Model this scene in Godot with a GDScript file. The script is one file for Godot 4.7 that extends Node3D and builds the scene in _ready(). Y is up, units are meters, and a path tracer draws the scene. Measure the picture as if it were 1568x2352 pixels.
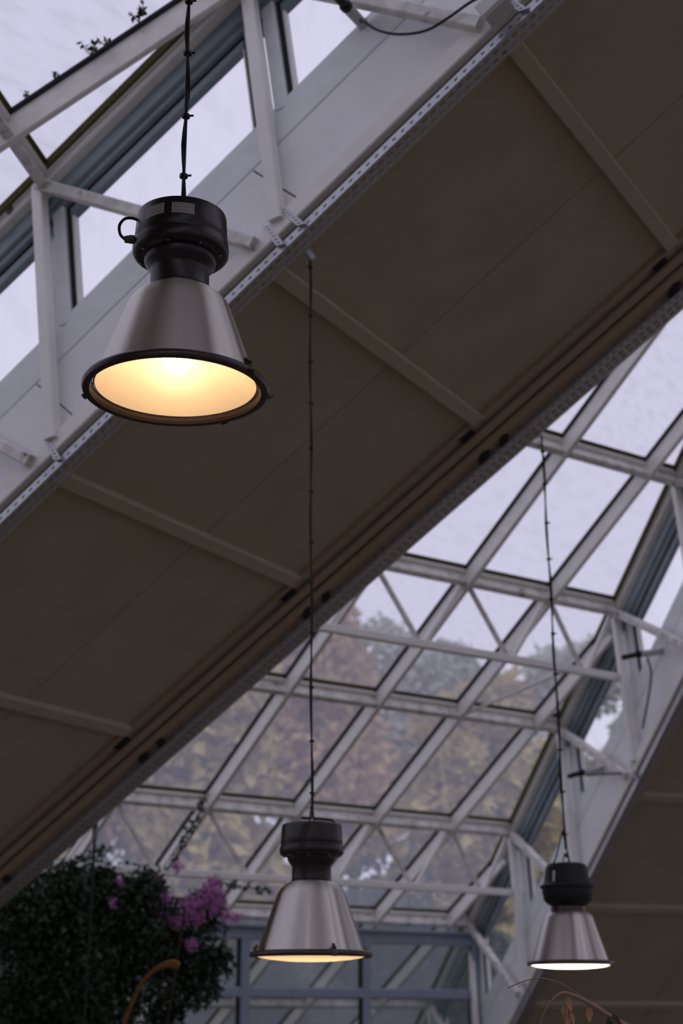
extends Node3D
# A radial greenhouse: opaque roof strips fall away from a central axis, raised glazed bays stand between them.
# Local coordinates of a strip: r = distance from the axis along its azimuth, c = distance to the right of its centre line,
# h = height above its ceiling plane. World: x right, y up, -z away from the camera.

const AXIS := Vector3(5.962, 9.176, -4.108)
const SLOPE := 33.015
const AZ_MID := -59.7      # the strip that crosses the picture
const AZ_FAR := -15.2      # the strip at the right edge
const AZ_NEAR := -104.2    # the strip above and behind the camera
const ROWS := [-5.45, -4.04, -2.75, -1.345, 0.0, 1.403, 2.822, 4.235, 5.65, 7.06]
const RAFTERS := [-5.1, -4.25, -3.4, -2.55, -1.665, -0.805, 0.07, 0.985, 1.87]

var T := tan(deg_to_rad(SLOPE))
var rng := RandomNumberGenerator.new()
var M := {}

# ---------------------------------------------------------------- small helpers
func azd(az: float) -> Vector3:
	var a := deg_to_rad(az)
	return Vector3(sin(a), 0, -cos(a))

func sloped(az: float) -> Vector3:
	return (azd(az) * cos(deg_to_rad(SLOPE)) - Vector3.UP * sin(deg_to_rad(SLOPE)))

func bp(az: float, r: float, c: float, h: float) -> Vector3:
	var p := AXIS + azd(az) * r + azd(az + 90.0) * c
	p.y = AXIS.y - r * T + h
	return p

func put(parent: Node, called: String, m: Mesh, mat: Material) -> MeshInstance3D:
	var o := MeshInstance3D.new()
	o.name = called
	o.mesh = m
	o.material_override = mat
	parent.add_child(o, true)
	return o

var used_names := {}
func root_node(called: String, at := Vector3.ZERO) -> Node3D:
	var o := Node3D.new()
	var n: int = used_names.get(called, 0)
	used_names[called] = n + 1
	o.name = called if n == 0 else "%s_%03d" % [called, n]
	add_child(o)
	o.position = at
	return o

func thing(called: String, label: String, category: String, at := Vector3.ZERO, group := "") -> Node3D:
	var o := root_node(called, at)
	o.set_meta("label", label)
	o.set_meta("category", category)
	if group != "":
		o.set_meta("group", group)
	return o

func setting(called: String, label := "") -> Node3D:
	var o := root_node(called)
	o.set_meta("kind", "structure")
	if label != "":
		o.set_meta("label", label)
	return o

func begin() -> SurfaceTool:
	var st := SurfaceTool.new()
	st.begin(Mesh.PRIMITIVE_TRIANGLES)
	return st

func tri(st: SurfaceTool, a: Vector3, b: Vector3, c: Vector3) -> void:
	var n := (c - a).cross(b - a).normalized()
	for p in [a, b, c]:
		st.set_normal(n)
		st.set_uv(Vector2(p.x + p.z * 0.37, p.y + p.z * 0.61))
		st.add_vertex(p)

func quad(st: SurfaceTool, a: Vector3, b: Vector3, c: Vector3, d: Vector3) -> void:
	tri(st, a, b, c)
	tri(st, a, c, d)

# a bar from p to q with a chamfered section: w along side, t along the third axis
func add_bar(st: SurfaceTool, p: Vector3, q: Vector3, side: Vector3, w: float, t: float, cham := 0.12) -> void:
	var ax := (q - p).normalized()
	var s := (side - ax * side.dot(ax)).normalized()
	var u := s.cross(ax).normalized()
	var k := minf(w, t) * cham
	var hw := w * 0.5
	var ht := t * 0.5
	var sec := [Vector2(hw - k, ht), Vector2(hw, ht - k), Vector2(hw, -ht + k), Vector2(hw - k, -ht), Vector2(-hw + k, -ht), Vector2(-hw, -ht + k), Vector2(-hw, ht - k), Vector2(-hw + k, ht)]
	var mid := (p + q) * 0.5
	for i in 8:
		var a: Vector2 = sec[i]
		var b: Vector2 = sec[(i + 1) % 8]
		var oa := s * a.x + u * a.y
		var ob := s * b.x + u * b.y
		out_quad(st, p + oa, p + ob, q + ob, q + oa, mid)
	for e in [p, q]:
		for i in range(1, 7):
			var a: Vector2 = sec[0]
			var b: Vector2 = sec[i]
			var c: Vector2 = sec[i + 1]
			out_tri(st, e + s * a.x + u * a.y, e + s * b.x + u * b.y, e + s * c.x + u * c.y, mid)

func out_tri(st: SurfaceTool, a: Vector3, b: Vector3, c: Vector3, centre: Vector3) -> void:
	var n := (c - a).cross(b - a)
	if n.dot((a + b + c) / 3.0 - centre) < 0.0:
		tri(st, a, c, b)
	else:
		tri(st, a, b, c)

func out_quad(st: SurfaceTool, a: Vector3, b: Vector3, c: Vector3, d: Vector3, centre: Vector3) -> void:
	out_tri(st, a, b, c, centre)
	out_tri(st, a, c, d, centre)

func bar(parent: Node, called: String, p: Vector3, q: Vector3, side: Vector3, w: float, t: float, mat: Material, cham := 0.12) -> MeshInstance3D:
	var mid := (p + q) * 0.5
	var st := begin()
	add_bar(st, p - mid, q - mid, side, w, t, cham)
	var o := put(parent, called, st.commit(), mat)
	o.position = mid
	return o

# a slab: polygon corners (in order) pushed by the vector thick
func add_slab(st: SurfaceTool, pts: Array, thick: Vector3) -> void:
	var mid := Vector3.ZERO
	for p in pts:
		mid += p
	mid = mid / pts.size() + thick * 0.5
	for i in range(1, pts.size() - 1):
		out_tri(st, pts[0], pts[i], pts[i + 1], mid)
		out_tri(st, pts[0] + thick, pts[i] + thick, pts[i + 1] + thick, mid)
	for i in pts.size():
		var j: int = (i + 1) % pts.size()
		out_quad(st, pts[i], pts[j], pts[j] + thick, pts[i] + thick, mid)

func slab(parent: Node, called: String, pts: Array, thick: Vector3, mat: Material) -> MeshInstance3D:
	var mid := Vector3.ZERO
	for p in pts:
		mid += p
	mid /= pts.size()
	var moved := []
	for p in pts:
		moved.append(p - mid)
	var st := begin()
	add_slab(st, moved, thick)
	var o := put(parent, called, st.commit(), mat)
	o.position = mid
	return o

# one sheet of glass: a polygon with uv in metres
func sheet(parent: Node, called: String, pts: Array, mat: Material) -> MeshInstance3D:
	var mid := Vector3.ZERO
	for p in pts:
		mid += p
	mid /= pts.size()
	var st := begin()
	for i in range(1, pts.size() - 1):
		tri(st, pts[0] - mid, pts[i] - mid, pts[i + 1] - mid)
	var o := put(parent, called, st.commit(), mat)
	o.position = mid
	return o

func add_tube(st: SurfaceTool, path: Array, radii: Array, seg := 8) -> void:
	var rings := []
	var n: int = path.size()
	var ref := Vector3(0.31, 0.2, 0.93)
	for i in n:
		var t: Vector3 = (path[mini(i + 1, n - 1)] - path[maxi(i - 1, 0)]).normalized()
		if absf(t.dot(ref)) > 0.95:
			ref = Vector3(0.9, 0.1, 0.2)
		var s := t.cross(ref).normalized()
		var u := s.cross(t).normalized()
		var ring := []
		for k in seg:
			var a := TAU * k / seg
			ring.append(s * cos(a) + u * sin(a))
		rings.append(ring)
	for i in n - 1:
		var ra: float = radii[mini(i, radii.size() - 1)]
		var rb: float = radii[mini(i + 1, radii.size() - 1)]
		for k in seg:
			var k2 := (k + 1) % seg
			var na: Vector3 = rings[i][k]
			var nb: Vector3 = rings[i][k2]
			var nc: Vector3 = rings[i + 1][k2]
			var nd: Vector3 = rings[i + 1][k]
			var a: Vector3 = path[i] + na * ra
			var b: Vector3 = path[i] + nb * ra
			var c: Vector3 = path[i + 1] + nc * rb
			var d: Vector3 = path[i + 1] + nd * rb
			var flip := (c - a).cross(b - a).dot(na) < 0.0
			var order := [[a, na], [c, nc], [b, nb], [a, na], [d, nd], [c, nc]] if flip else [[a, na], [b, nb], [c, nc], [a, na], [c, nc], [d, nd]]
			for v in order:
				st.set_normal(v[1])
				st.set_uv(Vector2(float(k) / seg, float(i)))
				st.add_vertex(v[0])
	for e in [0, n - 1]:
		var re: float = radii[mini(e, radii.size() - 1)]
		var inner: Vector3 = path[1] if e == 0 else path[n - 2]
		for k in seg:
			out_tri(st, path[e], path[e] + rings[e][k] * re, path[e] + rings[e][(k + 1) % seg] * re, inner)

func tube(parent: Node, called: String, path: Array, radii: Array, mat: Material, seg := 8) -> MeshInstance3D:
	var st := begin()
	var base: Vector3 = path[0]
	var moved := []
	for p in path:
		moved.append(p - base)
	add_tube(st, moved, radii, seg)
	var o := put(parent, called, st.commit(), mat)
	o.position = base
	return o

func smooth_path(pts: Array, per := 6) -> Array:
	var c := Curve3D.new()
	for i in pts.size():
		var t: Vector3 = (pts[mini(i + 1, pts.size() - 1)] - pts[maxi(i - 1, 0)]) / 6.0
		c.add_point(pts[i], -t, t)
	var o := []
	for i in (pts.size() - 1) * per + 1:
		o.append(c.samplef(float(i) / per))
	return o

# turned profile: Vector2(radius, height); normals are smoothed where the bend is soft
func lathe(prof: Array, seg := 96) -> ArrayMesh:
	var st := begin()
	var nn := []
	for i in prof.size() - 1:
		var d: Vector2 = prof[i + 1] - prof[i]
		nn.append(Vector2(d.y, -d.x).normalized())
	var length := 0.0
	for i in prof.size() - 1:
		var na: Vector2 = nn[i]
		var nb: Vector2 = nn[i]
		if i > 0 and nn[i].dot(nn[i - 1]) > 0.8:
			na = (nn[i] + nn[i - 1]).normalized()
		if i < nn.size() - 1 and nn[i].dot(nn[i + 1]) > 0.8:
			nb = (nn[i] + nn[i + 1]).normalized()
		var step: float = prof[i].distance_to(prof[i + 1])
		for k in seg:
			var u0 := float(k) / seg
			var u1 := float(k + 1) / seg
			var vs := []
			for e in [[u0, prof[i], na, length], [u1, prof[i], na, length], [u1, prof[i + 1], nb, length + step], [u0, prof[i + 1], nb, length + step]]:
				var a: float = TAU * e[0]
				var p: Vector2 = e[1]
				var n: Vector2 = e[2]
				vs.append([Vector3(cos(a) * p.x, p.y, sin(a) * p.x), Vector3(cos(a) * n.x, n.y, sin(a) * n.x), Vector2(e[0], e[3])])
			for w in [[0, 1, 2], [0, 2, 3]]:
				var A: Vector3 = vs[w[0]][0]
				var B: Vector3 = vs[w[1]][0]
				var C: Vector3 = vs[w[2]][0]
				var g := (C - A).cross(B - A)
				var order: Array = w if g.dot(vs[w[0]][1]) >= 0.0 else [w[0], w[2], w[1]]
				for j in order:
					st.set_normal(vs[j][1])
					st.set_uv(vs[j][2])
					st.add_vertex(vs[j][0])
		length += step
	st.generate_tangents()
	return st.commit()

# ---------------------------------------------------------------- materials
func noise_tex(seed_: int, freq: float, stops: Array, size := 512, octaves := 4, normal := false) -> NoiseTexture2D:
	var n := FastNoiseLite.new()
	n.noise_type = FastNoiseLite.TYPE_SIMPLEX_SMOOTH
	n.seed = seed_
	n.frequency = freq
	n.fractal_octaves = octaves
	var t := NoiseTexture2D.new()
	t.width = size
	t.height = size
	t.seamless = true
	t.noise = n
	if normal:
		t.as_normal_map = true
		t.bump_strength = 3.0
	elif stops.size():
		var g := Gradient.new()
		g.offsets = PackedFloat32Array(stops.map(func(s): return s[0]))
		g.colors = PackedColorArray(stops.map(func(s): return s[1]))
		t.color_ramp = g
	return t

func mat(col: Color, rough: float, metal := 0.0) -> StandardMaterial3D:
	var m := StandardMaterial3D.new()
	m.albedo_color = col
	m.roughness = rough
	m.metallic = metal
	return m

func tri_mat(tex: Texture2D, scale: float, rough: float, metal := 0.0) -> StandardMaterial3D:
	var m := mat(Color.WHITE, rough, metal)
	m.albedo_texture = tex
	m.uv1_triplanar = true
	m.uv1_world_triplanar = true
	m.uv1_scale = Vector3.ONE * scale
	return m

func glass_mat(seed_: int, lo: float, hi: float, freq: float) -> StandardMaterial3D:
	var m := mat(Color(0.93, 0.93, 0.97), 0.5)
	m.transparency = BaseMaterial3D.TRANSPARENCY_ALPHA
	m.albedo_texture = noise_tex(seed_, freq, [[0.0, Color(0.95, 0.95, 0.98, lo)], [0.5, Color(0.95, 0.95, 0.97, lerpf(lo, hi, 0.4))], [0.8, Color(0.92, 0.93, 0.92, hi)], [1.0, Color(0.86, 0.87, 0.84, hi)]], 512, 5)
	m.uv1_scale = Vector3(1.1, 0.7, 1.0)
	m.backlight_enabled = true
	m.backlight = Color(1, 1, 1)
	m.metallic_specular = 0.4
	return m

func make_materials() -> void:
	# painted steel, clean and with rust coming through
	M.paint = tri_mat(noise_tex(3, 0.012, [[0.0, Color(0.91, 0.90, 0.875)], [0.5, Color(0.95, 0.94, 0.915)], [1.0, Color(0.965, 0.955, 0.93)]]), 0.8, 0.5)
	M.rusty = tri_mat(noise_tex(5, 0.012, [[0.0, Color(0.33, 0.25, 0.18)], [0.14, Color(0.45, 0.38, 0.30)], [0.20, Color(0.76, 0.75, 0.73)], [0.6, Color(0.91, 0.90, 0.87)], [1.0, Color(0.945, 0.935, 0.905)]]), 1.3, 0.6)
	M.bars = tri_mat(noise_tex(8, 0.02, [[0.0, Color(0.62, 0.60, 0.55)], [0.16, Color(0.89, 0.88, 0.85)], [1.0, Color(0.955, 0.945, 0.915)]]), 1.1, 0.5)
	M.panel = tri_mat(noise_tex(9, 0.01, [[0.0, Color(0.91, 0.915, 0.915)], [1.0, Color(0.955, 0.96, 0.955)]]), 0.6, 0.45)
	M.frame = tri_mat(noise_tex(10, 0.015, [[0.0, Color(0.87, 0.885, 0.885)], [1.0, Color(0.93, 0.94, 0.94)]]), 0.9, 0.45)
	M.shaded_head = tri_mat(noise_tex(24, 0.015, [[0.0, Color(0.52, 0.57, 0.59)], [1.0, Color(0.60, 0.65, 0.67)]]), 0.9, 0.4)  # frame paint darkened, shade of the window heads put into the colour
	M.ceiling = tri_mat(noise_tex(11, 0.008, [[0.0, Color(0.655, 0.61, 0.51)], [0.5, Color(0.69, 0.645, 0.545)], [1.0, Color(0.715, 0.67, 0.57)]]), 0.5, 0.75)
	M.batten = tri_mat(noise_tex(12, 0.02, [[0.0, Color(0.69, 0.645, 0.54)], [1.0, Color(0.74, 0.695, 0.59)]]), 0.7, 0.6)
	M.edge = tri_mat(noise_tex(13, 0.02, [[0.0, Color(0.64, 0.565, 0.46)], [1.0, Color(0.69, 0.615, 0.51)]]), 0.9, 0.6)
	M.groove = mat(Color(0.12, 0.11, 0.10), 0.9)
	M.gasket = mat(Color(0.10, 0.11, 0.11), 0.8)
	M.moss = tri_mat(noise_tex(14, 0.05, [[0.0, Color(0.12, 0.13, 0.07)], [0.5, Color(0.30, 0.29, 0.14)], [1.0, Color(0.46, 0.40, 0.18)]]), 3.0, 0.95)
	M.galv = tri_mat(noise_tex(15, 0.04, [[0.0, Color(0.70, 0.705, 0.72)], [1.0, Color(0.82, 0.825, 0.84)]]), 2.5, 0.42, 0.85)
	M.part = tri_mat(noise_tex(16, 0.02, [[0.0, Color(0.52, 0.56, 0.61)], [1.0, Color(0.60, 0.64, 0.70)]]), 0.9, 0.45)
	M.roof = mat(Color(0.35, 0.35, 0.36), 0.9)
	M.floor = tri_mat(noise_tex(17, 0.01, [[0.0, Color(0.37, 0.34, 0.29)], [0.5, Color(0.47, 0.435, 0.38)], [1.0, Color(0.53, 0.495, 0.44)]]), 0.4, 0.9)
	M.hill = tri_mat(noise_tex(18, 0.02, [[0.0, Color(0.20, 0.22, 0.12)], [1.0, Color(0.40, 0.38, 0.22)]]), 0.05, 1.0)
	M.glass = glass_mat(20, 0.34, 0.42, 0.012)
	M.glass_b = glass_mat(21, 0.33, 0.45, 0.02)
	M.glass_c = glass_mat(22, 0.36, 0.46, 0.03)
	M.clear = glass_mat(23, 0.18, 0.25, 0.006)
	M.pane = mat(Color(0.33, 0.45, 0.39, 0.48), 0.08)
	M.pane.transparency = BaseMaterial3D.TRANSPARENCY_ALPHA
	# lamp
	var alu := mat(Color(0.86, 0.835, 0.81), 0.36, 1.0)
	var brushed := Image.create(64, 1024, false, Image.FORMAT_RGB8)
	rng.seed = 77
	var drift := 0.5
	for y in 1024:
		drift = clampf(drift + rng.randf_range(-0.2, 0.2), 0.0, 1.0)
		var v := clampf(lerpf(drift, rng.randf(), 0.5), 0.0, 1.0)
		for x in 64:
			brushed.set_pixel(x, y, Color(v, v, v))
	var bt := ImageTexture.create_from_image(brushed)
	alu.heightmap_enabled = true
	alu.heightmap_texture = bt
	alu.heightmap_scale = 0.006
	alu.uv1_scale = Vector3(1.0, 1.2, 1.0)
	alu.anisotropy_enabled = true
	alu.anisotropy = -1.0
	M.alu = alu
	M.reflector = mat(Color(0.93, 0.915, 0.89), 0.45, 0.55)
	M.black = mat(Color(0.12, 0.098, 0.095), 0.34)
	M.black_matt = mat(Color(0.06, 0.06, 0.06), 0.6)
	M.rim = mat(Color(0.30, 0.26, 0.25), 0.35, 0.7)
	M.cable = mat(Color(0.045, 0.045, 0.048), 0.55)
	M.gland = mat(Color(0.33, 0.28, 0.27), 0.6)
	M.steel = mat(Color(0.55, 0.54, 0.53), 0.4, 0.8)
	M.brass = mat(Color(0.42, 0.33, 0.20), 0.45, 0.7)
	M.lens = mat(Color(0.95, 0.95, 0.95, 0.06), 0.05)
	M.lens.transparency = BaseMaterial3D.TRANSPARENCY_ALPHA
	M.frost = mat(Color(0.95, 0.95, 0.95, 0.75), 0.5)
	M.frost.transparency = BaseMaterial3D.TRANSPARENCY_ALPHA
	M.frost.backlight_enabled = true
	M.frost.backlight = Color(1, 1, 1)
	M.grey_plastic = mat(Color(0.76, 0.76, 0.77), 0.45)
	M.box = mat(Color(0.80, 0.80, 0.79), 0.5)
	# plants
	M.leaf = tri_mat(noise_tex(30, 0.03, [[0.0, Color(0.07, 0.12, 0.07)], [0.6, Color(0.14, 0.22, 0.12)], [1.0, Color(0.26, 0.34, 0.18)]]), 2.2, 0.6)
	M.leaf.backlight_enabled = true
	M.leaf.backlight = Color(0.14, 0.24, 0.10)
	M.leaf.cull_mode = BaseMaterial3D.CULL_DISABLED
	M.stem = mat(Color(0.20, 0.16, 0.11), 0.85)
	M.flower = mat(Color(0.72, 0.47, 0.68), 0.6)
	M.flower.backlight_enabled = true
	M.flower.backlight = Color(0.45, 0.25, 0.42)
	M.flower.cull_mode = BaseMaterial3D.CULL_DISABLED
	M.straw = mat(Color(0.50, 0.33, 0.10), 0.7)
	M.twig = mat(Color(0.60, 0.49, 0.41), 0.75)
	M.dry_leaf = mat(Color(0.66, 0.52, 0.40), 0.8)
	M.dry_leaf.backlight_enabled = true
	M.dry_leaf.backlight = Color(0.3, 0.2, 0.12)
	M.dry_leaf.cull_mode = BaseMaterial3D.CULL_DISABLED
	M.weed = mat(Color(0.28, 0.27, 0.16), 0.9)
	M.weed.cull_mode = BaseMaterial3D.CULL_DISABLED
	M.weed_brown = mat(Color(0.30, 0.22, 0.15), 0.9)
	M.weed_brown.cull_mode = BaseMaterial3D.CULL_DISABLED
	M.hedge = tri_mat(noise_tex(45, 0.03, [[0.0, Color(0.20, 0.27, 0.22)], [1.0, Color(0.36, 0.43, 0.33)]], 256), 0.8, 0.8)
	M.hedge.cull_mode = BaseMaterial3D.CULL_DISABLED
	M.bark = mat(Color(0.24, 0.21, 0.18), 0.95)
	M.crowns = []
	for c in [[Color(0.74, 0.70, 0.46), Color(0.86, 0.79, 0.52)], [Color(0.74, 0.76, 0.69), Color(0.84, 0.85, 0.78)], [Color(0.76, 0.67, 0.50), Color(0.86, 0.74, 0.55)]]:  # second pair paled and greyed, mist on far trees put into the leaves
		var m := tri_mat(noise_tex(40 + M.crowns.size(), 0.05, [[0.0, c[0]], [1.0, c[1]]], 256), 0.4, 0.9)
		m.cull_mode = BaseMaterial3D.CULL_DISABLED
		m.backlight_enabled = true
		m.backlight = c[1] * 0.55
		M.crowns.append(m)

# ---------------------------------------------------------------- the building
# an opaque strip: two rows of panels, battens over their cross joints, a seam along the middle
func strip(az: float, detail: bool, called: String, label: String) -> void:
	var o := setting(called, label)
	var n := sloped(az).cross(azd(az + 90.0)).normalized()
	if n.y < 0.0:
		n = -n
	var side := azd(az + 90.0)
	# roofing above the panels
	slab(o, "roof_deck", [bp(az, 3.3, -1.27, 0.06), bp(az, 13.6, -1.27, 0.06), bp(az, 13.6, 1.27, 0.06), bp(az, 3.3, 1.27, 0.06)], n * 0.10, M.roof)
	if not detail:
		slab(o, "panel", [bp(az, 3.3, -1.30, 0.0), bp(az, 13.6, -1.30, 0.0), bp(az, 13.6, 1.30, 0.0), bp(az, 3.3, 1.30, 0.0)], n * 0.03, M.ceiling)
		return
	var rs := []
	for k in range(-2, 7):
		rs.append(5.335 + 1.2275 * k)
	rs.append(13.6)
	slab(o, "joint_backing", [bp(az, 3.3, -1.30, 0.035), bp(az, 13.6, -1.30, 0.035), bp(az, 13.6, 1.30, 0.035), bp(az, 3.3, 1.30, 0.035)], n * 0.01, M.groove)
	var r0 := 3.3
	for r1 in rs:
		if r1 - r0 < 0.2:
			continue
		for c in [[-1.30, -0.003], [0.003, 1.30]]:
			slab(o, "panel", [bp(az, r0 + 0.002, c[0], 0.0), bp(az, r1 - 0.002, c[0], 0.0), bp(az, r1 - 0.002, c[1], 0.0), bp(az, r0 + 0.002, c[1], 0.0)], n * 0.025, M.ceiling)
		if r1 < 13.0:
			bar(o, "batten", bp(az, r1, -1.29, -0.022), bp(az, r1, 0.955, -0.022), sloped(az), 0.082, 0.044, M.batten)
		r0 = r1
	# right edge: lip, two ribs and a soffit plate
	bar(o, "lip", bp(az, 3.3, 0.965, -0.02), bp(az, 13.6, 0.965, -0.02), side, 0.022, 0.04, M.edge, 0.3)
	bar(o, "edge_rib", bp(az, 3.3, 1.105, -0.032), bp(az, 13.6, 1.105, -0.032), side, 0.062, 0.06, M.edge, 0.4)
	bar(o, "edge_rib", bp(az, 3.3, 1.205, -0.045), bp(az, 13.6, 1.205, -0.045), side, 0.062, 0.06, M.edge, 0.4)
	bar(o, "soffit_plate", bp(az, 3.3, 1.372, -0.046), bp(az, 13.6, 1.372, -0.046), side, 0.26, 0.02, M.edge)
	for k in range(-1, 6):
		var r := 5.335 + 1.2275 * k
		bar(o, "clip_plate", bp(az, r + 0.06, 1.22, -0.085), bp(az, r + 0.12, 1.30, -0.085), sloped(az), 0.055, 0.012, M.groove)
		bar(o, "clip_plate", bp(az, r - 0.06, 1.22, -0.085), bp(az, r - 0.02, 1.30, -0.085), sloped(az), 0.05, 0.012, M.groove)
		bar(o, "splice_plate", bp(az, r + 0.06, 1.03, -0.012), bp(az, r + 0.14, 1.03, -0.012), side, 0.07, 0.03, M.groove)

# perforated angle: a leg lying flat under the strip's edge and a leg standing on its outer side, both slotted
func perforated_leg(st: SurfaceTool, az: float, r0: float, r1: float, c0: float, h0: float, c1: float, h1: float, rows: Array, pitch: float, slot: float, slot_w: float) -> void:
	var a := Vector2(c0, h0)
	var b := Vector2(c1, h1)
	var nrm := sloped(az).cross((bp(az, 5, c1, h1) - bp(az, 5, c0, h0)).normalized()).normalized() * 0.003
	var cuts := [0.0]
	var width := a.distance_to(b)
	for x in rows:
		cuts.append(x - slot_w * 0.5 / width)
		cuts.append(x + slot_w * 0.5 / width)
	cuts.append(1.0)
	for i in range(0, cuts.size(), 2):
		var p := a.lerp(b, cuts[i])
		var q := a.lerp(b, cuts[i + 1])
		add_slab(st, [bp(az, r0, p.x, p.y), bp(az, r1, p.x, p.y), bp(az, r1, q.x, q.y), bp(az, r0, q.x, q.y)], nrm)
	for i in range(1, cuts.size() - 1, 2):
		var p := a.lerp(b, cuts[i])
		var q := a.lerp(b, cuts[i + 1])
		var r := r0
		var off := 0.0 if i == 1 else pitch * 0.5
		while r < r1:
			var s0 := r + off
			add_slab(st, [bp(az, s0, p.x, p.y), bp(az, s0 + pitch - slot, p.x, p.y), bp(az, s0 + pitch - slot, q.x, q.y), bp(az, s0, q.x, q.y)], nrm)
			r += pitch

func rail(az: float, r0: float, r1: float, right: bool, label: String) -> Node3D:
	var o := thing("perforated_rail", label, "rail", Vector3.ZERO, "perforated steel rails along the roof strips")
	var st := begin()
	if right:
		perforated_leg(st, az, r0, r1, 1.29, -0.10, 1.47, -0.10, [0.16, 0.44, 0.72], 0.044, 0.028, 0.032)
		put(o, "flat_leg", st.commit(), M.galv)
		var s2 := begin()
		perforated_leg(s2, az, r0, r1, 1.29, -0.10, 1.29, -0.055, [0.5], 0.062, 0.034, 0.012)
		put(o, "upright_leg", s2.commit(), M.galv)
	else:
		perforated_leg(st, az, r0, r1, -1.370, -0.140, -1.272, -0.140, [0.28, 0.72], 0.044, 0.026, 0.022)
		put(o, "flat_leg", st.commit(), M.galv)
		var s2 := begin()
		perforated_leg(s2, az, r0, r1, -1.373, -0.142, -1.373, -0.094, [0.5], 0.044, 0.016, 0.011)
		put(o, "upright_leg", s2.commit(), M.galv)
	return o

func strap(o: Node3D, az: float, r: float, lean: float) -> void:
	var st := begin()
	# a perforated band from the upright leg of the rail up over the beam face
	var p := bp(az, r, -1.394, -0.12)
	var q := bp(az, r + lean, -1.394, 0.055)
	var along := (q - p)
	var s := azd(az) * 0.02
	var nrm := azd(az + 90.0) * 0.003
	for k in [-1.0, 1.0]:
		add_slab(st, [p + s * k, q + s * k, q + s * k * 0.45, p + s * k * 0.45], nrm)
	for i in 7:
		var a := p + along * (i / 6.5)
		var b := a + along * 0.09
		add_slab(st, [a - s * 0.5, b - s * 0.5, b + s * 0.5, a + s * 0.5], nrm)
	add_slab(st, [p + s, p - s, p - s + azd(az + 90.0) * 0.03, p + s + azd(az + 90.0) * 0.03], Vector3.UP * 0.003)
	put(o, "hanger_strap", st.commit(), M.galv)

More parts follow.
